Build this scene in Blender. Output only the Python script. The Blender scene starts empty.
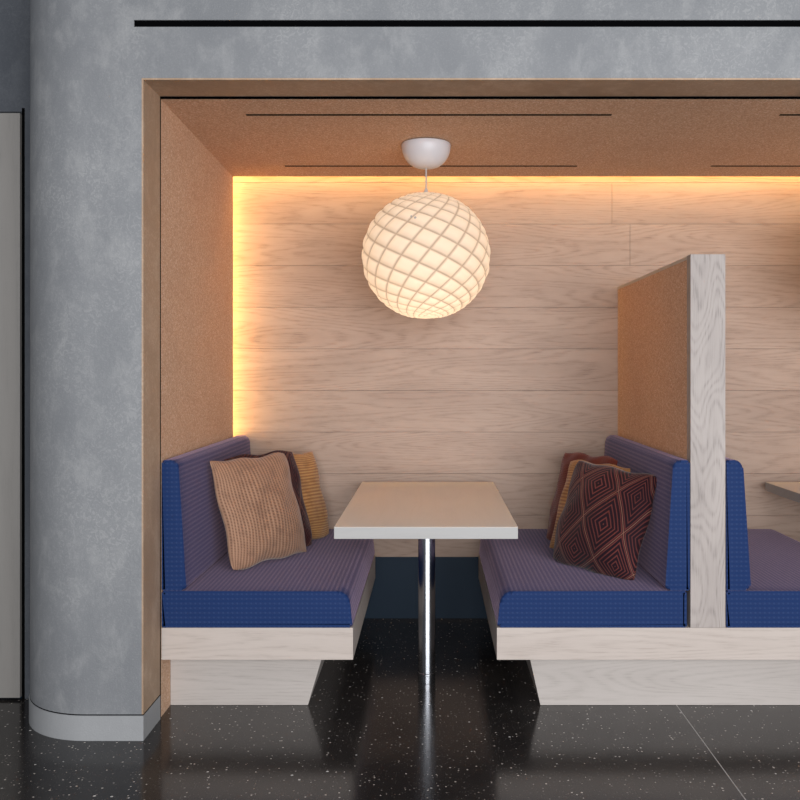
import bpy, bmesh, math, random
from mathutils import Vector, Matrix
random.seed(4)
S = bpy.context.scene
COL = S.collection
PI = math.pi

# ------------------------------------------------------------------ constants (metres)
H = 1.30                       # eye height
YP, YC, YW = 3.158, 3.371, 4.700   # concrete face, booth front, timber wall
XL = -1.015                    # cork side wall
XR = 3.083
SEAT, PLAT, PLB = 0.470, 0.334, 0.214

# ------------------------------------------------------------------ node helpers
class NT:
    def __init__(s, name):
        s.m = bpy.data.materials.new(name); s.m.use_nodes = True
        s.t = s.m.node_tree; s.t.nodes.clear()
        s.out = s.n('ShaderNodeOutputMaterial')
    def n(s, typ, **kw):
        o = s.t.nodes.new(typ)
        for k, v in kw.items(): setattr(o, k, v)
        return o
    def put(s, sock, v):
        if isinstance(v, bpy.types.NodeSocket): s.t.links.new(v, sock)
        elif v is not None:
            if hasattr(sock.default_value, '__len__') and not hasattr(v, '__len__'): v = (v,)*len(sock.default_value)
            if hasattr(v, '__len__') and len(v) == 3 and len(sock.default_value) == 4: v = (*v, 1)
            sock.default_value = v
    def math(s, op, a, b=None, c=None, clamp=False):
        o = s.n('ShaderNodeMath', operation=op, use_clamp=clamp)
        for i, v in enumerate((a, b, c)): s.put(o.inputs[i], v)
        return o.outputs[0]
    def pos(s):
        return s.n('ShaderNodeNewGeometry').outputs['Position']
    def sep(s, v):
        o = s.n('ShaderNodeSeparateXYZ'); s.put(o.inputs[0], v); return o.outputs
    def comb(s, x, y, z):
        o = s.n('ShaderNodeCombineXYZ')
        for i, v in enumerate((x, y, z)): s.put(o.inputs[i], v)
        return o.outputs[0]
    def noise(s, v, scale, detail=3, rough=.5, dist=0):
        o = s.n('ShaderNodeTexNoise'); s.put(o.inputs['Vector'], v)
        o.inputs['Scale'].default_value = scale; o.inputs['Detail'].default_value = detail
        o.inputs['Roughness'].default_value = rough; o.inputs['Distortion'].default_value = dist
        return o.outputs['Fac']
    def voro(s, v, scale, feature='F1'):
        o = s.n('ShaderNodeTexVoronoi', feature=feature); s.put(o.inputs['Vector'], v)
        o.inputs['Scale'].default_value = scale
        return o.outputs
    def mix(s, f, a, b):
        o = s.n('ShaderNodeMix', data_type='RGBA')
        s.put(o.inputs[0], f); s.put(o.inputs[6], a); s.put(o.inputs[7], b)
        return o.outputs[2]
    def ramp(s, f, lo, hi):       # smooth 0..1
        o = s.n('ShaderNodeMapRange', interpolation_type='SMOOTHSTEP')
        s.put(o.inputs[0], f); o.inputs[1].default_value = lo; o.inputs[2].default_value = hi
        return o.outputs[0]
    def bump(s, h, strength=.3, dist=.002):
        o = s.n('ShaderNodeBump'); s.put(o.inputs['Height'], h)
        o.inputs['Strength'].default_value = strength; o.inputs['Distance'].default_value = dist
        return o.outputs[0]
    def bsdf(s, col, rough=.5, spec=.5, metal=0, normal=None, **kw):
        o = s.n('ShaderNodeBsdfPrincipled')
        s.put(o.inputs['Base Color'], col); s.put(o.inputs['Roughness'], rough)
        o.inputs['Specular IOR Level'].default_value = spec; o.inputs['Metallic'].default_value = metal
        if normal is not None: s.put(o.inputs['Normal'], normal)
        for k, v in kw.items(): s.put(o.inputs[k], v)
        s.t.links.new(o.outputs[0], s.out.inputs[0]); return o

def plain(name, col, rough=.5, spec=.5, metal=0):
    t = NT(name); t.bsdf(col, rough, spec, metal); return t.m

def wood(name, light, dark, along='x', across='z', rows=None, seed=0., contrast=1., rough=.5, ring=70, stretch=.75):
    t = NT(name); x = dict(zip('xyz', t.sep(t.pos())))
    a, c = x[along], x[across]
    third = x[[k for k in 'xyz' if k not in (along, across)][0]]
    if rows:
        z0, pitch = rows
        row = t.math('FLOOR', t.math('DIVIDE', t.math('SUBTRACT', c, z0), pitch))
        local = t.math('SUBTRACT', c, t.math('MULTIPLY', row, pitch))
        off = t.math('MULTIPLY', row, 7.31)
    else:
        off, local = seed, c
    cc = t.math('ADD', local, t.math('MULTIPLY', third, .6))
    big = t.noise(t.comb(t.math('ADD', t.math('MULTIPLY', a, stretch), off), t.math('MULTIPLY', cc, 7.5), off), 1.0, 1.0, .4, .0)
    jag = t.noise(t.comb(t.math('MULTIPLY', a, 22.), t.math('MULTIPLY', cc, 40.), off), 1.0, 2, .5)
    big = t.math('MULTIPLY_ADD', jag, .018, big)
    rings = t.math('SINE', t.math('MULTIPLY', big, float(ring)))
    rings = t.math('MULTIPLY_ADD', rings, .5, .5)
    rings = t.math('POWER', rings, 2.2)
    pore = t.noise(t.comb(t.math('ADD', t.math('MULTIPLY', a, 14.), off), t.math('MULTIPLY', cc, 330.), third), 1.0, 3, .65)
    blot = t.noise(t.comb(t.math('ADD', t.math('MULTIPLY', a, 1.4), off), t.math('MULTIPLY', cc, 5.), off), 1.3, 3, .55)
    pr = t.ramp(pore, .42, .75)
    f = t.math('ADD', t.math('MULTIPLY', t.math('MULTIPLY', rings, t.math('MULTIPLY_ADD', pr, .9, .25)), .65*contrast),
               t.math('ADD', t.math('MULTIPLY', pr, .22*contrast), t.math('MULTIPLY', t.ramp(blot, .3, .75), .35*contrast)), clamp=True)
    col = t.mix(f, light, dark)
    if rows:
        rnd = t.n('ShaderNodeTexWhiteNoise', noise_dimensions='1D'); t.put(rnd.inputs['W'], row)
        col = t.mix(t.math('MULTIPLY', rnd.outputs[0], .22), col, dark)
    t.bsdf(col, rough, .35, normal=t.bump(f, .12, .0008))
    return t.m

def concrete(name, c1, c2, c3):
    t = NT(name); p = t.pos(); x, y, z = t.sep(p)
    sp = t.comb(x, y, t.math('MULTIPLY', z, .6))
    big = t.noise(sp, 1.6, 7, .62, .15)
    mid = t.noise(sp, 11., 6, .68, .25)
    worm = t.noise(p, 42., 3, .55, 2.2)
    fine = t.noise(p, 170., 3, .7)
    col = t.mix(t.ramp(big, .34, .66), c1, c2)
    col = t.mix(t.math('MULTIPLY', t.ramp(mid, .46, .70), .45), col, c3)
    patch = t.ramp(big, .42, .60)
    col = t.mix(t.math('MULTIPLY', t.math('MULTIPLY', t.ramp(worm, .50, .62), patch), .50), col, c3)
    col = t.mix(t.math('MULTIPLY', t.ramp(fine, .52, .72), .30), col, c3)
    col = t.mix(t.math('MULTIPLY', t.ramp(fine, .48, .28), .35), col, c1)
    h = t.math('ADD', t.math('MULTIPLY', fine, .5), t.math('ADD', t.math('MULTIPLY', mid, .6), t.math('MULTIPLY', worm, .35)))
    t.bsdf(col, t.math('MULTIPLY_ADD', mid, .3, .45), .3, normal=t.bump(h, .4, .004))
    return t.m

def cork(name, a, b, c):
    t = NT(name); p = t.pos()
    v = t.voro(p, 210.)
    r = t.sep(v['Color'])
    n = t.noise(p, 430., 2, .6)
    big = t.noise(p, 5., 3, .6)
    col = t.mix(t.ramp(r[0], .1, .95), a, b)
    col = t.mix(t.math('MULTIPLY', t.ramp(r[1], .78, .98), .8), col, c)
    col = t.mix(t.math('MULTIPLY', t.ramp(n, .5, .8), .4), col, a)
    col = t.mix(t.math('MULTIPLY', t.ramp(big, .35, .75), .25), col, a)
    t.bsdf(col, .85, .2, normal=t.bump(t.math('ADD', r[0], n), .3, .001))
    return t.m

def upholstery(name):
    t = NT(name)
    x, y, z = t.sep(t.pos())
    g = t.n('ShaderNodeNewGeometry')
    nx, ny, nz = t.sep(g.outputs['True Normal'])
    ax, ay, az = (t.math('ABSOLUTE', k) for k in (nx, ny, nz))
    k = 2*PI/.0175
    fx, fy, fz = (t.math('MULTIPLY_ADD', t.math('SINE', t.math('MULTIPLY', q, k)), .5, .5) for q in (x, y, z))
    isy = t.math('GREATER_THAN', ay, .6); isz = t.math('GREATER_THAN', az, .6)
    # facing front: x,z / facing up: x,y / facing sideways: y,z
    fa = t.math('ADD', t.math('MULTIPLY', isy, fx), t.math('MULTIPLY', t.math('SUBTRACT', 1., isy), fy))
    fb = t.math('ADD', t.math('MULTIPLY', isz, fx), t.math('MULTIPLY', t.math('SUBTRACT', 1., isz), fz))
    dots = t.ramp(t.math('MULTIPLY', fa, fb), .42, .8)
    ribs = t.ramp(fb, .2, .8)
    wv = t.noise(t.pos(), 900., 1, .5)
    col = t.mix(t.math('MULTIPLY', ribs, .6), UPH[0], UPH[1])
    col = t.mix(t.math('MULTIPLY', dots, .42), col, UPH[2])
    col = t.mix(t.math('MULTIPLY', t.ramp(wv, .4, .7), .35), col, UPH[0])
    h = t.math('ADD', dots, t.math('MULTIPLY', wv, .4))
    t.bsdf(col, .75, .25, normal=t.bump(h, .35, .0012), **{'Sheen Weight': t.math('MULTIPLY_ADD', ribs, .16, .32), 'Sheen Roughness': .33, 'Sheen Tint': (.85, .58, .72)})
    return t.m
UPH = ((.004, .023, .098), (.012, .029, .103), (.026, .058, .155))

def uvsep(t):
    return t.sep(t.n('ShaderNodeTexCoord').outputs['UV'])

def ribbed_fabric(name, base, line, dot, along_v=True, n=34, dashes=60):
    t = NT(name); u, v, _ = uvsep(t)
    if not along_v: u, v = v, u
    w = t.noise(t.comb(u, v, 0), 9., 3, .6)
    ph = t.math('MULTIPLY', u, 2*PI*n)
    st = t.math('MULTIPLY_ADD', t.math('SINE', ph), .5, .5)
    zz = t.math('MULTIPLY_ADD', t.math('SINE', t.math('ADD', t.math('MULTIPLY', v, 2*PI*dashes), t.math('MULTIPLY', ph, .5))), .5, .5)
    col = t.mix(t.ramp(st, .35, .9), base, line)
    col = t.mix(t.math('MULTIPLY', t.ramp(t.math('MULTIPLY', t.math('SUBTRACT', 1., st), zz), .35, .8), .75), col, dot)
    col = t.mix(t.math('MULTIPLY', t.ramp(w, .45, .7), .3), col, dot)
    t.bsdf(col, .8, .2, normal=t.bump(t.math('ADD', st, t.math('MULTIPLY', zz, .5)), .5, .002), **{'Sheen Weight': .25, 'Sheen Roughness': .4})
    return t.m

def diamond_fabric(name, base, line, lattice, cells=2.6, rings=5.5, rot=6):
    t = NT(name); u, v, _ = uvsep(t)
    c, s_ = math.cos(math.radians(rot)), math.sin(math.radians(rot))
    a = t.math('ADD', t.math('MULTIPLY', u, c), t.math('MULTIPLY', v, -s_))
    b = t.math('ADD', t.math('MULTIPLY', u, s_), t.math('MULTIPLY', v, c))
    b = t.math('MULTIPLY', b, .72)
    p = t.math('FRACT', t.math('MULTIPLY', t.math('ADD', a, b), cells))
    q = t.math('FRACT', t.math('ADD', t.math('MULTIPLY', t.math('SUBTRACT', a, b), cells), 10.))
    dp = t.math('ABSOLUTE', t.math('SUBTRACT', p, .5)); dq = t.math('ABSOLUTE', t.math('SUBTRACT', q, .5))
    d = t.math('MULTIPLY', t.math('MAXIMUM', dp, dq), 2.)
    fr = t.math('ABSOLUTE', t.math('SUBTRACT', t.math('FRACT', t.math('MULTIPLY', d, rings)), .5))
    ln = t.ramp(fr, .30, .38)
    lat = t.ramp(d, .972, .988)
    w = t.noise(t.comb(u, v, 0), 150., 2, .6)
    lightness = t.ramp(t.noise(t.comb(u, v, 1.), 3., 2, .5), .35, .7)
    col = t.mix(t.math('MULTIPLY', ln, t.math('MULTIPLY_ADD', lightness, .4, .6)), base, line)
    col = t.mix(t.math('MULTIPLY', lat, t.math('MULTIPLY_ADD', w, .6, .4)), col, lattice)
    t.bsdf(col, .8, .2, normal=t.bump(t.math('ADD', t.math('MULTIPLY', ln, .8), w), .4, .0015), **{'Sheen Weight': .2, 'Sheen Roughness': .4})
    return t.m

def terrazzo(name):
    t = NT(name); p = t.pos(); x, y, z = t.sep(p)
    q = t.comb(x, y, 0.)
    def specks(scale, keep, r0, r1, off):
        v = t.voro(t.comb(t.math('ADD', x, off), y, 0.), scale)
        c = t.sep(v['Color'])
        r = t.math('MULTIPLY_ADD', c[1], r1-r0, r0)
        inside = t.math('LESS_THAN', v['Distance'], r)
        return t.math('MULTIPLY', inside, t.math('LESS_THAN', c[0], keep)), c[2]
    a, ca = specks(70., .34, .12, .24, 0.)
    b, cb = specks(36., .16, .09, .17, 3.7)
    g, cg = specks(120., .40, .15, .3, 8.1)
    n = t.noise(q, 3., 4, .6)
    base = t.mix(t.ramp(n, .35, .7), (.016, .014, .014), (.028, .024, .022))
    fine = t.noise(q, 220., 2, .6)
    base = t.mix(t.math('MULTIPLY', t.ramp(fine, .5, .75), .5), base, (.045, .039, .035))
    col = t.mix(g, base, (.075, .066, .058))
    col = t.mix(a, col, t.mix(ca, (.16, .14, .125), (.56, .50, .44)))
    col = t.mix(b, col, t.mix(cb, (.30, .28, .26), (.65, .62, .58)))
    t.bsdf(col, t.math('MULTIPLY_ADD', fine, .10, .11), .5)
    return t.m

# ------------------------------------------------------------------ materials
M = {}
M['concrete'] = concrete('concrete_plaster', (.180, .184, .192), (.235, .237, .242), (.330, .327, .324))
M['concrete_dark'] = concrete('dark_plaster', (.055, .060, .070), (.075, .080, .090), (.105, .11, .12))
M['skirting'] = concrete('skirting_plaster', (.29, .29, .292), (.31, .31, .312), (.33, .33, .332))
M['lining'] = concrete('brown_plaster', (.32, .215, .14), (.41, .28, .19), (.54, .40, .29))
M['cork'] = cork('cork', (.50, .300, .190), (.66, .43, .29), (.78, .60, .46))
M['wall_wood'] = wood('bleached_oak_planks', (.465, .338, .262), (.270, .178, .132), 'x', 'z', rows=(2.062, .2172), ring=130, contrast=.95)
M['bench_wood'] = wood('pale_ash', (.52, .445, .395), (.36, .295, .255), 'x', 'z', seed=3.3, contrast=.75, ring=110, )
M['plinth_wood'] = wood('pale_ash_plinth', (.48, .43, .395), (.34, .295, .265), 'x', 'z', seed=9.1, contrast=.75, ring=120)
M['post_wood'] = wood('pale_ash_upright', (.405, .35, .32), (.23, .195, .178), 'z', 'x', seed=5.7, contrast=1., ring=120, stretch=2.1)
M['cap_wood'] = wood('ash_cap', (.58, .50, .42), (.40, .33, .27), 'y', 'x', seed=1.2, contrast=.6)
M['table_wood'] = wood('ash_table_lit', (.72, .64, .55), (.62, .54, .45), 'y', 'x', seed=6.4, contrast=.45, rough=.32, ring=45)  # table ash with the lamplight on its top face put into the colour
M['table_edge'] = wood('ash_table_dim', (.40, .385, .37), (.31, .295, .28), 'x', 'z', seed=8.4, contrast=.5, rough=.4)  # same ash, greyed and darkened for the cooler light on the edges
M['door_wood'] = wood('grey_door_veneer', (.245, .228, .21), (.195, .182, .168), 'z', 'x', seed=2.2, contrast=.6, ring=40)
M['black'] = plain('black_slot', (.0022, .0022, .0025), .8, .0)
M['shadow_gap'] = plain('dark_backing', (.12, .08, .055), .8, .2)
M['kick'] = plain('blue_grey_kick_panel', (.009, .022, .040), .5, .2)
M['fabric'] = upholstery('blue_woven_upholstery')
M['floor'] = terrazzo('black_terrazzo')
M['strip'] = plain('divider_strip', (.36, .34, .32), .35, .5)
M['chrome'] = plain('polished_steel', (.55, .56, .59), .20, .5, 1.)
M['white'] = plain('white_enamel', (.60, .575, .59), .4, .5)
M['cord'] = plain('grey_cable', (.45, .42, .40), .5, .4)
M['tan'] = ribbed_fabric('tan_ribbed_fabric', (.32, .172, .104), (.40, .228, .146), (.105, .052, .038), True, 30, 46)
M['ochre'] = ribbed_fabric('ochre_ribbed_fabric', (.37, .175, .062), (.48, .26, .10), (.15, .055, .022), False, 34, 60)
M['maroon'] = diamond_fabric('maroon_diamond_fabric', (.014, .004, .008), (.150, .034, .028), (.32, .14, .095))
M['rust'] = ribbed_fabric('rust_fabric', (.135, .024, .015), (.155, .03, .018), (.09, .016, .011), False, 60, 90)

def shade_material():
    t = NT('lamp_paper'); u, v, _ = uvsep(t)
    e = t.math('MINIMUM', t.math('MINIMUM', u, t.math('SUBTRACT', 1., u)), t.math('MINIMUM', v, t.math('SUBTRACT', 1., v)))
    body = t.math('MULTIPLY', t.ramp(e, -.03, .13), t.math('MULTIPLY_ADD', t.ramp(v, 0., .45), .28, .72))               # rim fold lines, plus cell shading painted into paper colour and glow
    col = t.mix(body, (.32, .265, .22), (.60, .55, .495))
    dif = t.n('ShaderNodeBsdfDiffuse'); t.put(dif.inputs[0], col)
    tr = t.n('ShaderNodeBsdfTranslucent'); t.put(tr.inputs[0], col)
    mx = t.n('ShaderNodeMixShader'); mx.inputs[0].default_value = .5
    t.t.links.new(dif.outputs[0], mx.inputs[1]); t.t.links.new(tr.outputs[0], mx.inputs[2])
    em = t.n('ShaderNodeEmission'); t.put(em.inputs[0], t.mix(body, (.42, .28, .18), (1., .76, .54)))
    em.inputs[1].default_value = LAMP_EMIT
    ad = t.n('ShaderNodeAddShader')
    t.t.links.new(mx.outputs[0], ad.inputs[0]); t.t.links.new(em.outputs[0], ad.inputs[1])
    t.t.links.new(ad.outputs[0], t.out.inputs[0])
    return t.m
LAMP_EMIT = .30
M['shade'] = shade_material()

# ------------------------------------------------------------------ mesh helpers
def link(name, bm, mat, parent=None, smooth=None):
    bmesh.ops.recalc_face_normals(bm, faces=bm.faces)
    me = bpy.data.meshes.new(name); bm.to_mesh(me); bm.free()
    if smooth is not None:
        for p in me.polygons: p.use_smooth = True
        me.set_sharp_from_angle(angle=math.radians(smooth))
    me.materials.append(M[mat])
    o = bpy.data.objects.new(name, me); COL.objects.link(o)
    if parent: o.parent = parent; o.location = -parent.location
    return o
def add_box(bm, x0, x1, y0, y1, z0, z1, bevel=0.):
    b2 = bmesh.new(); bmesh.ops.create_cube(b2, size=1)
    for v in b2.verts:
        v.co = Vector(((x0+x1)/2+v.co.x*(x1-x0), (y0+y1)/2+v.co.y*(y1-y0), (z0+z1)/2+v.co.z*(z1-z0)))
    if bevel: bmesh.ops.bevel(b2, geom=list(b2.edges), offset=bevel, segments=2, profile=.6, affect='EDGES')
    merge(bm, b2)
def merge(bm, b2):
    me = bpy.data.meshes.new('tmp'); b2.to_mesh(me); b2.free(); bm.from_mesh(me); bpy.data.meshes.remove(me)
def box(*a, bevel=0.):
    bm = bmesh.new(); add_box(bm, *a, bevel=bevel); return bm
def prism_z(pts, z0, z1):
    bm = bmesh.new()
    lo = [bm.verts.new((x, y, z0)) for x, y in pts]; hi = [bm.verts.new((x, y, z1)) for x, y in pts]
    n = len(pts); bm.faces.new(lo); bm.faces.new(hi)
    for i in range(n): bm.faces.new((lo[i], lo[(i+1) % n], hi[(i+1) % n], hi[i]))
    return bm
def prism_y(pts, y0, y1, cap_bevel=0., crown=0.):
    """outline in x,z pushed along y, the two end rims softened"""
    bm = bmesh.new(); n = len(pts); rings = []
    steps = 14
    for k in range(steps+1):
        y = y0+(y1-y0)*k/steps
        rings.append([bm.verts.new((x, y, z)) for x, z in pts])
    for a, b in zip(rings, rings[1:]):
        for i in range(n): bm.faces.new((a[i], a[(i+1) % n], b[(i+1) % n], b[i]))
    caps = [bm.faces.new(rings[0]), bm.faces.new(rings[-1])]
    if cap_bevel:
        ed = set(e for f in caps for e in f.edges)
        bmesh.ops.bevel(bm, geom=list(ed), offset=cap_bevel, segments=3, profile=.5, affect='EDGES')
    return bm
def rounded(pts, radii, seg=8):
    out = []; n = len(pts)
    for i in range(n):
        p = Vector(pts[i]); a = Vector(pts[i-1]); b = Vector(pts[(i+1) % n]); r = radii[i]
        if r <= 0: out.append(tuple(p)); continue
        d1 = (a-p).normalized(); d2 = (b-p).normalized()
        ang = d1.angle(d2); t = r/math.tan(ang/2)
        c = p+(d1+d2).normalized()*(r/math.sin(ang/2))
        s = p+d1*t-c; e = p+d2*t-c
        a0 = math.atan2(s.y, s.x); da = math.atan2(e.y, e.x)-a0
        da = (da+PI) % (2*PI)-PI
        for k in range(seg+1):
            q = a0+da*k/seg; out.append((c.x+r*math.cos(q), c.y+r*math.sin(q)))
    return out
def lathe(profile, cx, cy, seg=48):
    bm = bmesh.new(); rings = []
    for r, z in profile:
        if r < 1e-5: rings.append([bm.verts.new((cx, cy, z))])
        else: rings.append([bm.verts.new((cx+r*math.cos(2*PI*k/seg), cy+r*math.sin(2*PI*k/seg), z)) for k in range(seg)])
    for a, b in zip(rings, rings[1:]):
        for k in range(seg):
            j = (k+1) % seg
            if len(a) == 1: bm.faces.new((a[0], b[k], b[j]))
            elif len(b) == 1: bm.faces.new((a[k], a[j], b[0]))
            else: bm.faces.new((a[k], a[j], b[j], b[k]))
    return bm
def tag(o, label, cat, group=None):
    o['label'] = label; o['category'] = cat
    if group: o['group'] = group
    return o
def thing(name, label, cat, loc=(0, 0, 0), group=None):
    o = bpy.data.objects.new(name, None); COL.objects.link(o); o.location = loc; o.empty_display_size = .1
    return tag(o, label, cat, group)
def struct(name, bm, mat, smooth=None, parent=None):
    o = link(name, bm, mat, parent, smooth)
    if not parent: o['kind'] = 'structure'
    return o

# ------------------------------------------------------------------ the setting
struct('floor', box(-5, 6, -4.5, 5.2, -.08, 0), 'floor')
struct('trim_1', box(.9465, .9500, -4.5, 3.49, 0, .0006), 'strip')

# rounded concrete pier and the band of concrete over the opening
TOP = 3.0; LX = XL+.002; RG = .020
arc = [(-1.216-.30*math.sin(k*PI/2/16), 3.458-.30*math.cos(k*PI/2/16)) for k in range(17)]
def pier(off, lip):
    a = [(-1.216-(.30+off)*math.sin(k*PI/2/16), 3.458-(.30+off)*math.cos(k*PI/2/16)) for k in range(17)]
    return [(LX+lip, YP-off)]+a+[(-1.516-off, 3.70), (LX+lip-.06, 3.70), (LX+lip-.06, YC-RG), (LX+lip, YC-RG)]
SL0, SL1, SLX = 2.5040, 2.5285, -1.046
wf = prism_z(pier(0, -.006), 0, 2.3185)
merge(wf, prism_z([(-1.046, YP)]+pier(0, -.006)[1:-3]+[(-1.046, 3.70)], 2.3185, TOP))
add_box(wf, SLX, XR+.02, YP, 3.70, 2.3185+.006, SL0)
add_box(wf, SLX, LX-.006, YP, YP+.1, 2.3185, 2.3246)
add_box(wf, SLX, XR+.02, YP, 3.70, SL1, TOP)
add_box(wf, XR+.006, 4.6, YP, 3.70, 0, TOP)
struct('wall_front', wf, 'concrete', smooth=35)
sk = prism_z(pier(.004, .0015), 0, .088)
struct('baseboard_left', sk, 'skirting', smooth=35)
struct('trim_2', prism_z(pier(.0006, .0006), .088, .0915), 'black', smooth=35)
# brown plaster lining of the opening
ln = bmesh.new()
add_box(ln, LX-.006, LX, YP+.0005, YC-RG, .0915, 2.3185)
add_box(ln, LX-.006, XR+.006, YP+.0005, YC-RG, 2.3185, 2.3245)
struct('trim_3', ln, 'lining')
# dark reveal between lining and cork
rv = bmesh.new()
add_box(rv, LX-.03, XL-.0003, YC-RG, YC-.0004, .0, 2.35)
add_box(rv, LX-.03, XR, YC-RG, YC-.0004, 2.3140, 2.35)
struct('trim_4', rv, 'black')
o = link('ceiling_slot', box(SLX+.0005, XR, YP+.006, 3.6, SL0+.0003, SL1-.0003), 'black')
tag(o, 'long thin black slot across the concrete above the booth opening', 'slot')

# cork side wall, lighting cove behind it
wl = box(XL-.07, XL, YC, 4.592, 0, 2.316)
add_box(wl, XL-.25, XL-.22, YC+.35, 4.78, 0, 2.62)
struct('wall_left', wl, 'cork')
wr = box(XR, XR+.07, YC, 4.592, 0, 2.316)
add_box(wr, XR+.22, XR+.25, YC+.35, 4.78, 0, 2.62)
struct('wall_right', wr, 'cork')
# cork ceiling, slightly lower at the back
def cz(y): return 2.3135+(2.287-2.3135)*(y-YC)/(4.59-YC)
ce = bmesh.new()
pts = [(YC, cz(YC)), (4.59, cz(4.59)), (4.59, cz(4.59)+.05), (YC, cz(YC)+.05)]
va = [ce.verts.new((XL-.0, y, z)) for y, z in pts]; vb = [ce.verts.new((XR, y, z)) for y, z in pts]
ce.faces.new(va); ce.faces.new(vb)
for i in range(4): ce.faces.new((va[i], va[(i+1) % 4], vb[(i+1) % 4], vb[i]))
add_box(ce, XL-.25, XR+.25, YC+.3, 4.80, 2.62, 2.68)
struct('ceiling', ce, 'cork')
# timber wall: planks with shadow joints
wb = bmesh.new(); G = .0008
P = .2172
zs = [2.062+P*k for k in range(-8, 4)]
seams = {1: 1.034, 0: .94, -1: 1.034}
zs_b = [.3235]+[z for z in zs if z > .34]
for i, z0 in enumerate(zs_b):
    z1 = zs_b[i+1] if i+1 < len(zs_b) else 2.64
    if z0 > 2.6: break
    k = round((z0-2.062)/P)
    sx = {0: .94, 1: 1.034, -1: 1.034}.get(k)
    cuts = [XL-.22]+([sx] if sx else [])+[XR+.22]
    for a, b in zip(cuts, cuts[1:]):
        add_box(wb, a+G, b-G, YW, YW+.018, z0+G, min(z1, 2.62)-G)
struct('wall_back', wb, 'wall_wood')
struct('trim_5', box(XL-.22, XR+.22, YW+.006, YW+.03, .326, 2.62), 'shadow_gap')
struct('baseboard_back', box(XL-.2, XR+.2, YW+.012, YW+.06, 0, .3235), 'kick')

# corridor wall and door at far left
cw = box(-5, -1.48, 3.56, 3.70, 2.322, TOP)
add_box(cw, -1.611, -1.48, 3.56, 3.70, 0, 2.322)
struct('wall_corridor', cw, 'concrete_dark')
struct('trim_6', box(-1.6205, -1.611, 3.556, 3.70, 0, 2.335), 'black')
struct('trim_7', box(-5, -1.612, 3.57, 3.70, 0, .035), 'kick')
d1 = struct('door_1', box(-2.55, -1.6215, 3.54, 3.585, .010, 2.311, bevel=.002), 'door_wood')

# ceiling slots in the cork
def slot(x0, x1, y, label):
    z = cz(y)
    bm = box(x0, x1, y-.008, y+.008, z-.0012, z+.02)
    return tag(link('ceiling_diffuser', bm, 'black'), label, 'vent', 'linear slots in the cork ceiling')
slot(-.735, .71, 3.56, 'thin black slot in the cork ceiling in front of the round white canopy')
slot(-.715, .705, 4.375, 'thin black ceiling slot behind the round white canopy, near the glowing wall')
slot(1.375, 2.80, 3.56, 'thin black ceiling slot at the right photo edge, nearer the opening')
slot(1.356, 2.80, 4.375, 'thin black ceiling slot at the right photo edge, nearer the glowing wall')

# ------------------------------------------------------------------ benches
def seat_cushion(x_wall, x_aisle, y0, y1):
    s = 1 if x_aisle > x_wall else -1
    z0, z1 = PLAT+.0005, SEAT
    pts = [(x_wall, z0), (x_aisle-s*.001, z0), (x_aisle-s*.016, z1), (x_wall, z1+.002)]
    r = [.004, .010, .050, .006]
    return prism_y(rounded(pts, r), y0, y1, .014)
def back_cushion(x_wall, s, y0, y1):
    z0, z1 = SEAT+.003, .962
    pts = [(x_wall, z0), (x_wall+s*.093, z0), (x_wall+s*.062, z1), (x_wall, z1)]
    r = [.004, .018, .032, .010]
    return prism_y(rounded(pts, r), y0, y1, .013)
def plinth(xa_top, xa_bot, xb_top, xb_bot, y0, y1):
    bm = bmesh.new()
    pts = [(xa_bot, 0.001), (xb_bot, 0.001), (xb_top, PLB), (xa_top, PLB)]
    return prism_y(pts, y0, y1, 0.)
YB = YW-.002
def platform(x0, x1):
    return box(x0, x1, YC+.001, YB, PLB, PLAT, bevel=.0012)

b = thing('bench', 'built-in bench with blue cushions against the cork wall on the left', 'bench', (-.66, YC, 0))
link('platform', platform(XL+.001, -.296), 'bench_wood', b)
link('plinth', plinth(XL+.001, XL+.001, -.418, -.481, 3.49, YB), 'plinth_wood', b)
link('seat_cushion', seat_cushion(XL+.002, -.296, YC+.002, YB), 'fabric', b, 40)
link('back_cushion', back_cushion(XL+.002, 1, YC+.002, YB-.01), 'fabric', b, 40)

b = thing('bench', 'back-to-back blue cushioned bench on both sides of the tall divider', 'bench', (1.034, YC, 0))
link('platform', platform(.243, 1.824), 'bench_wood', b)
link('plinth', plinth(.3725, .4205, 1.70, 1.65, 3.49, YB), 'plinth_wood', b)
link('seat_cushion', seat_cushion(.955, .243, YC+.002, YB), 'fabric', b, 40)
link('back_cushion', back_cushion(.9665, -1, YC+.002, YB-.01), 'fabric', b, 40)
link('seat_cushion', seat_cushion(1.103, 1.824, YC+.002, YB), 'fabric', b, 40)
link('back_cushion', back_cushion(1.1035, 1, YC+.002, YB-.01), 'fabric', b, 40)

# ------------------------------------------------------------------ divider
d = thing('partition', 'tall divider with pale wood post and cork panel between two booths', 'partition', (1.034, YC, PLAT))
link('post', box(.9685, 1.0995, YC+.0005, YC+.05, PLAT+.0005, 1.734, bevel=.0012), 'post_wood', d)
link('cork_panel', box(.9705, 1.0975, YC+.054, YB, PLAT+.001, 1.7195), 'cork', d)
link('top_cap', box(.9690, 1.0990, YC+.051, YB, 1.720, 1.733, bevel=.001), 'cap_wood', d)

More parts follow.
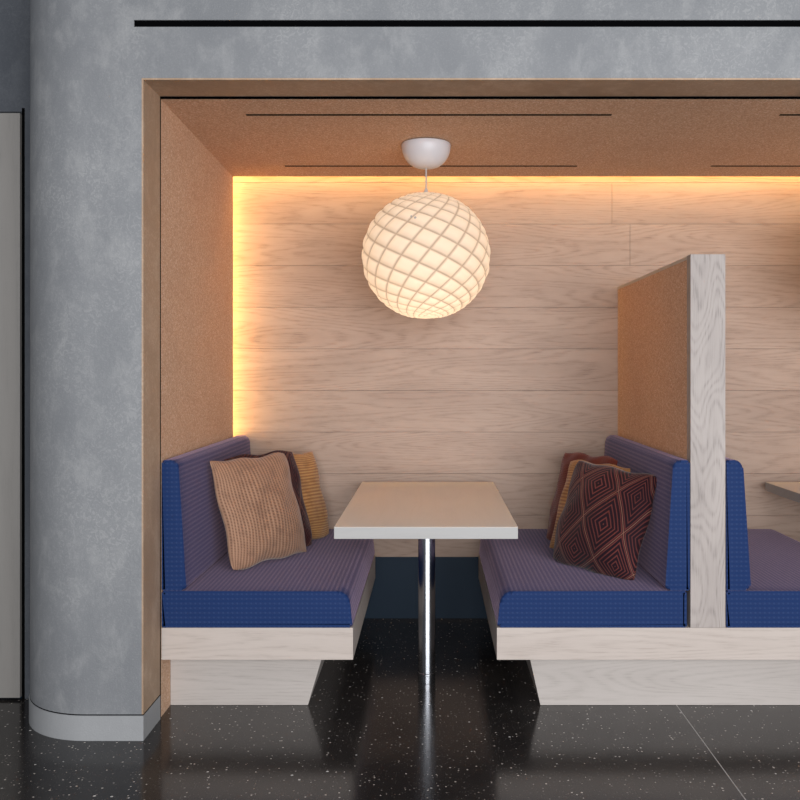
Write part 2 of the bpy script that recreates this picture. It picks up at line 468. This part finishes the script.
# ------------------------------------------------------------------ tables
def table(xc, label):
    t = thing('table', label, 'table', (xc, 3.76, 0), 'fixed booth tables')
    link('tabletop', box(xc-.337, xc+.337, 3.297, 4.62, .681, .7232, bevel=.001), 'table_edge', t)
    link('lit_top_sheet', box(xc-.3368, xc+.3368, 3.2972, 4.6198, .7233, .725, bevel=.0004), 'table_wood', t)  # thin sheet added to hold the brighter, lamp-lit top colour
    link('pole', lathe([(0, .001), (.0355, .001), (.0355, .680), (0, .680)], xc, 3.76, 40), 'chrome', t, 40)
    link('floor_collar', lathe([(.0357, .030), (.0375, .032), (.0375, .040), (.0357, .042), (.0355, .036)], xc, 3.76, 40), 'chrome', t, 40)
    link('mounting_plate', box(xc-.09, xc+.09, 3.67, 3.85, .672, .6808, bevel=.002), 'black', t)
    return t
table(-.022, 'pale wood table on a single chrome pole between the two facing benches')
table(2.048, 'pale wood table cut off at the right edge, beyond the divider')

# ------------------------------------------------------------------ pendant lamps
def shade_mesh(cx, cy, cz_, R=.276, nA=17, nB=10, tA=1.22, tB=.45, vmax=2.35, vmin=2.35, sub=6, k=.034, spin=0.):
    bm = bmesh.new(); uvl = bm.loops.layers.uv.new('UVMap')
    def pt(a, b, bul):
        v = (2*PI*b/nB-2*PI*a/nA)/(1/tA+1/tB)
        u = 2*PI*a/nA+v/tA+spin
        lat = 2*math.atan(math.exp(v))-PI/2
        r = R*(1+k*bul*math.cos(lat)**.7)
        return Vector((cx+r*math.cos(lat)*math.cos(u), cy+r*math.cos(lat)*math.sin(u), cz_+r*math.sin(lat)))
    vm = vmax*(1/tA+1/tB); vn = vmin*(1/tA+1/tB)
    for a in range(nA):
        b0 = math.ceil((2*PI*(a+1)/nA-vn)*nB/(2*PI)); b1 = math.floor((2*PI*a/nA+vm)*nB/(2*PI))
        for bb in range(b0, b1):
            g = [[None]*(sub+1) for _ in range(sub+1)]
            for i in range(sub+1):
                for j in range(sub+1):
                    s, q = i/sub, j/sub
                    g[i][j] = bm.verts.new(pt(a+s, bb+q, (16*s*(1-s)*q*(1-q))**.6))
            for i in range(sub):
                for j in range(sub):
                    f = bm.faces.new((g[i][j], g[i+1][j], g[i+1][j+1], g[i][j+1]))
                    for lp, (s, q) in zip(f.loops, ((i, j), (i+1, j), (i+1, j+1), (i, j+1))):
                        lp[uvl].uv = (s/sub, q/sub)
    for sg in (-1, 1):       # small plain caps at the poles
        lat0 = 2*math.atan(math.exp(vmax-.12))-PI/2
        rings = []
        for m in range(5):
            la = lat0+(PI/2-lat0)*m/4; r = R*.998
            if m == 4: rings.append([bm.verts.new((cx, cy, cz_+sg*r))])
            else: rings.append([bm.verts.new((cx+r*math.cos(la)*math.cos(2*PI*q/24), cy+r*math.cos(la)*math.sin(2*PI*q/24), cz_+sg*r*math.sin(la))) for q in range(24)])
        for A, B in zip(rings, rings[1:]):
            for q in range(24):
                j = (q+1) % 24
                f = bm.faces.new((A[q], A[j], B[0]) if len(B) == 1 else (A[q], A[j], B[j], B[q]))
                for lp in f.loops: lp[uvl].uv = (.5, .5)
    return bm
LY = 3.98; LZ = 1.803
def pendant(xc, label):
    zc = cz(LY)
    p = thing('pendant_lamp', label, 'lamp', (xc, LY, zc), 'globe pendant lamps')
    prof = [(0, zc-.0015), (.106, zc-.0015), (.109, zc-.006)]
    for q in range(1, 11):
        an = q/10*PI/2
        prof.append((.109*math.cos(an)**.8 if q < 10 else 0, zc-.006-.104*math.sin(an)))
    link('canopy', lathe(prof, xc, LY, 56), 'white', p, 50)
    link('cable', lathe([(0, LZ+.268), (.0035, LZ+.268), (.0035, zc-.105), (0, zc-.105)], xc, LY, 12), 'cord', p, 40)
    link('cable_grip', lathe([(0, LZ+.262), (.010, LZ+.262), (.010, LZ+.285), (.006, LZ+.300), (0, LZ+.302)], xc, LY, 20), 'cord', p, 40)
    o = link('lamp_shade', shade_mesh(xc, LY, LZ, spin=.35), 'shade', p, 60)
    # two tiny rivets on the upper front of the paper shade
    for dx, dz, r in ((-.043, .128, .0055), (-.060, .136, .0035)):
        n_ = Vector((dx, -math.sqrt(.281**2-dx*dx-dz*dz), dz)); 
        bm = lathe([(0, -.006), (r, -.006), (r, .003), (r*.6, .0045), (0, .005)], 0, 0, 16)
        bm.transform(Matrix.Translation(Vector((xc, LY, LZ))+n_) @ n_.to_track_quat('Z', 'Y').to_matrix().to_4x4())
        rv_ = link('rivet', bm, 'cord', None, 40); rv_.parent = o
    L = bpy.data.lights.new('bulb', 'POINT'); L.energy = BULB; L.color = (1., .70, .44); L.shadow_soft_size = .05
    ob = bpy.data.objects.new('bulb', L); COL.objects.link(ob); ob.parent = p; ob.location = (0, 0, LZ-.10-zc)
    return p
BULB = 3.2
pendant(-.026, 'glowing white paper globe lamp hanging over the table on a short cable')
pendant(2.043, 'second glowing globe lamp, over the table right of the divider')

# ------------------------------------------------------------------ cushions
def cushion(name, bl, ang, size, lean, T, mat, label, group, roll=0., seed=0, sag=.0, pull=.035, up=0.):
    """bl: lower left corner seen from the front; ang: heading of the lower edge; lean: how far the top falls back"""
    e = Vector((math.cos(ang), math.sin(ang), 0))
    back = Vector((-math.sin(ang), math.cos(ang), 0))
    w, h = size
    f = (back*lean+Vector((0, 0, math.sqrt(1-lean*lean)))).normalized()
    nrm = e.cross(f).normalized()           # towards the viewer
    if roll: 
        R_ = Matrix.Rotation(roll, 3, nrm); e = R_ @ e; f = R_ @ f
    c = Vector(bl)+e*w/2+f*h/2+Vector((0, 0, up))
    rnd = random.Random(seed)
    ph = [rnd.uniform(0, 6.28) for _ in range(8)]
    N = 44
    bm = bmesh.new(); uvl = bm.loops.layers.uv.new('UVMap')
    def P(i, j, sd):
        u, v = -1+2*i/N, -1+2*j/N
        # finer spacing near the rims
        u = math.sin(u*PI/2)*.5+u*.5; v = math.sin(v*PI/2)*.5+v*.5
        rc = 1-.055*abs(u*v)**5
        x = u*rc*(1-pull*(1-v*v)*abs(u)); y = v*rc*(1-pull*(1-u*u)*abs(v))
        th = T*((1-abs(u)**2.4)*(1-abs(v)**2.4))**.55
        th *= 1-.18*v*(1-v*v)-sag*v
        cr = (1-u*u)*(1-v*v)
        wr = .0040*math.sin(5*u+3*v+ph[0])*cr+.0030*math.sin(9*u-6*v+ph[1])*cr
        edge = max(abs(u), abs(v))**4*(1-max(abs(u), abs(v))**8)
        wr += .007*edge*math.sin(11*u+ph[2])*math.sin(10*v+ph[3])
        wob = .006*math.sin(6*v+ph[4])*abs(u)**3, .005*math.sin(7*u+ph[5])*abs(v)**3
        q = c+e*(x*w/2+wob[0])+f*(y*h/2+wob[1])+nrm*(sd*th*(1. if sd > 0 else .55)+wr*(sd > 0))
        if q.z < SEAT+.003: q.z = SEAT+.003
        return q
    V = {}
    for sd in (1, -1):
        for i in range(N+1):
            for j in range(N+1):
                rim = i in (0, N) or j in (0, N)
                if rim and sd == -1: V[(sd, i, j)] = V[(1, i, j)]
                else: V[(sd, i, j)] = bm.verts.new(P(i, j, sd))
        for i in range(N):
            for j in range(N):
                q = [(i, j), (i+1, j), (i+1, j+1), (i, j+1)]
                fc = bm.faces.new([V[(sd, *k)] for k in q])
                for lp, k in zip(fc.loops, q): lp[uvl].uv = (k[0]/N, k[1]/N)
    # root on the cushion's foot
    base = Vector((c.x, c.y, SEAT))
    o = link(name, bm, mat, None, 80)
    o.data.transform(Matrix.Translation(-base)); o.location = base
    return tag(o, label, 'cushion', group)
def head(dx, dy): return math.atan2(dy, dx)
GL, GR = 'cushions on the left bench', 'cushions on the right bench'
cushion('throw_cushion', (-.812, 3.655, SEAT), head(.237, .384), (.490, .482), .30, .072, 'tan',
        'tan ribbed cushion in front of the stack on the left bench', GL, seed=1, pull=.065)
cushion('throw_cushion', (-.806, 3.86, SEAT), head(.237, .384), (.475, .472), .27, .036, 'maroon',
        'maroon patterned cushion squeezed between two tan and orange cushions on left bench', GL, seed=2)
cushion('throw_cushion', (-.752, 4.105, SEAT), head(.245, .380), (.465, .440), .27, .050, 'ochre',
        'orange ribbed cushion at the back of the left stack, next to the timber wall', GL, seed=3)
cushion('throw_cushion', (.512, 3.920, SEAT), head(.245, -.332), (.475, .462), .30, .080, 'maroon',
        'maroon cushion with concentric diamond lines at the front of the right bench', GR, roll=math.radians(-4), seed=4)
cushion('throw_cushion', (.540, 4.18, SEAT), head(.5, -.866), (.430, .435), .30, .042, 'ochre',
        'orange ribbed cushion right behind the maroon diamond cushion on right bench', GR, seed=5)
cushion('throw_cushion', (.550, 4.41, SEAT), head(.46, -.888), (.430, .450), .27, .038, 'rust',
        'plain rust red cushion at the back of the right stack, next to the timber wall', GR, seed=6)

# ------------------------------------------------------------------ lights
def area(name, loc, rot, sx, sy, power, col, spread=PI):
    L = bpy.data.lights.new(name, 'AREA'); L.shape = 'RECTANGLE'; L.size = sx; L.size_y = sy
    L.energy = power; L.color = col; L.spread = spread
    o = bpy.data.objects.new(name, L); COL.objects.link(o); o.location = loc; o.rotation_euler = rot
    return o
AMB = (1., .585, .165)
# strip lights in the coves (above the back of the ceiling, behind the side wall)
area('cove_light', ((XL+XR)/2, 4.606, 2.47), (math.radians(50), 0, 0), XR-XL+.2, .026, 27., AMB, math.radians(120))
area('cove_light', (XL-.14, 4.606, 1.42), (0, math.radians(-90), math.radians(50)), 2.1, .026, 11., AMB, math.radians(120))
# daylight of the hall behind the viewer
area('hall_daylight', (1.3, -2.1, 1.4), (math.radians(91), 0, math.radians(10)), 5.0, 2.4, 375., (.95, .97, 1.))
area('hall_ceiling_light', (.3, .8, 3.2), (math.radians(12), 0, 0), 3.5, 1.2, 25., (.95, .97, 1.))
W = bpy.data.worlds.new('hall'); S.world = W; W.use_nodes = True
W.node_tree.nodes['Background'].inputs[0].default_value = (.72, .77, .85, 1)
W.node_tree.nodes['Background'].inputs[1].default_value = .34

# ------------------------------------------------------------------ camera
C = bpy.data.cameras.new('camera'); co = bpy.data.objects.new('camera', C); COL.objects.link(co)
co.location = (0, 0, H); co.rotation_euler = (PI/2, 0, 0)
C.sensor_width = 36; C.lens = 36*900/800; C.shift_x = -32/800; C.shift_y = -30/800
S.camera = co
S.view_settings.view_transform = 'Standard'; S.view_settings.look = 'None'
S.view_settings.gamma = 1; S.view_settings.use_curve_mapping = False
S.view_settings.exposure = 0.0
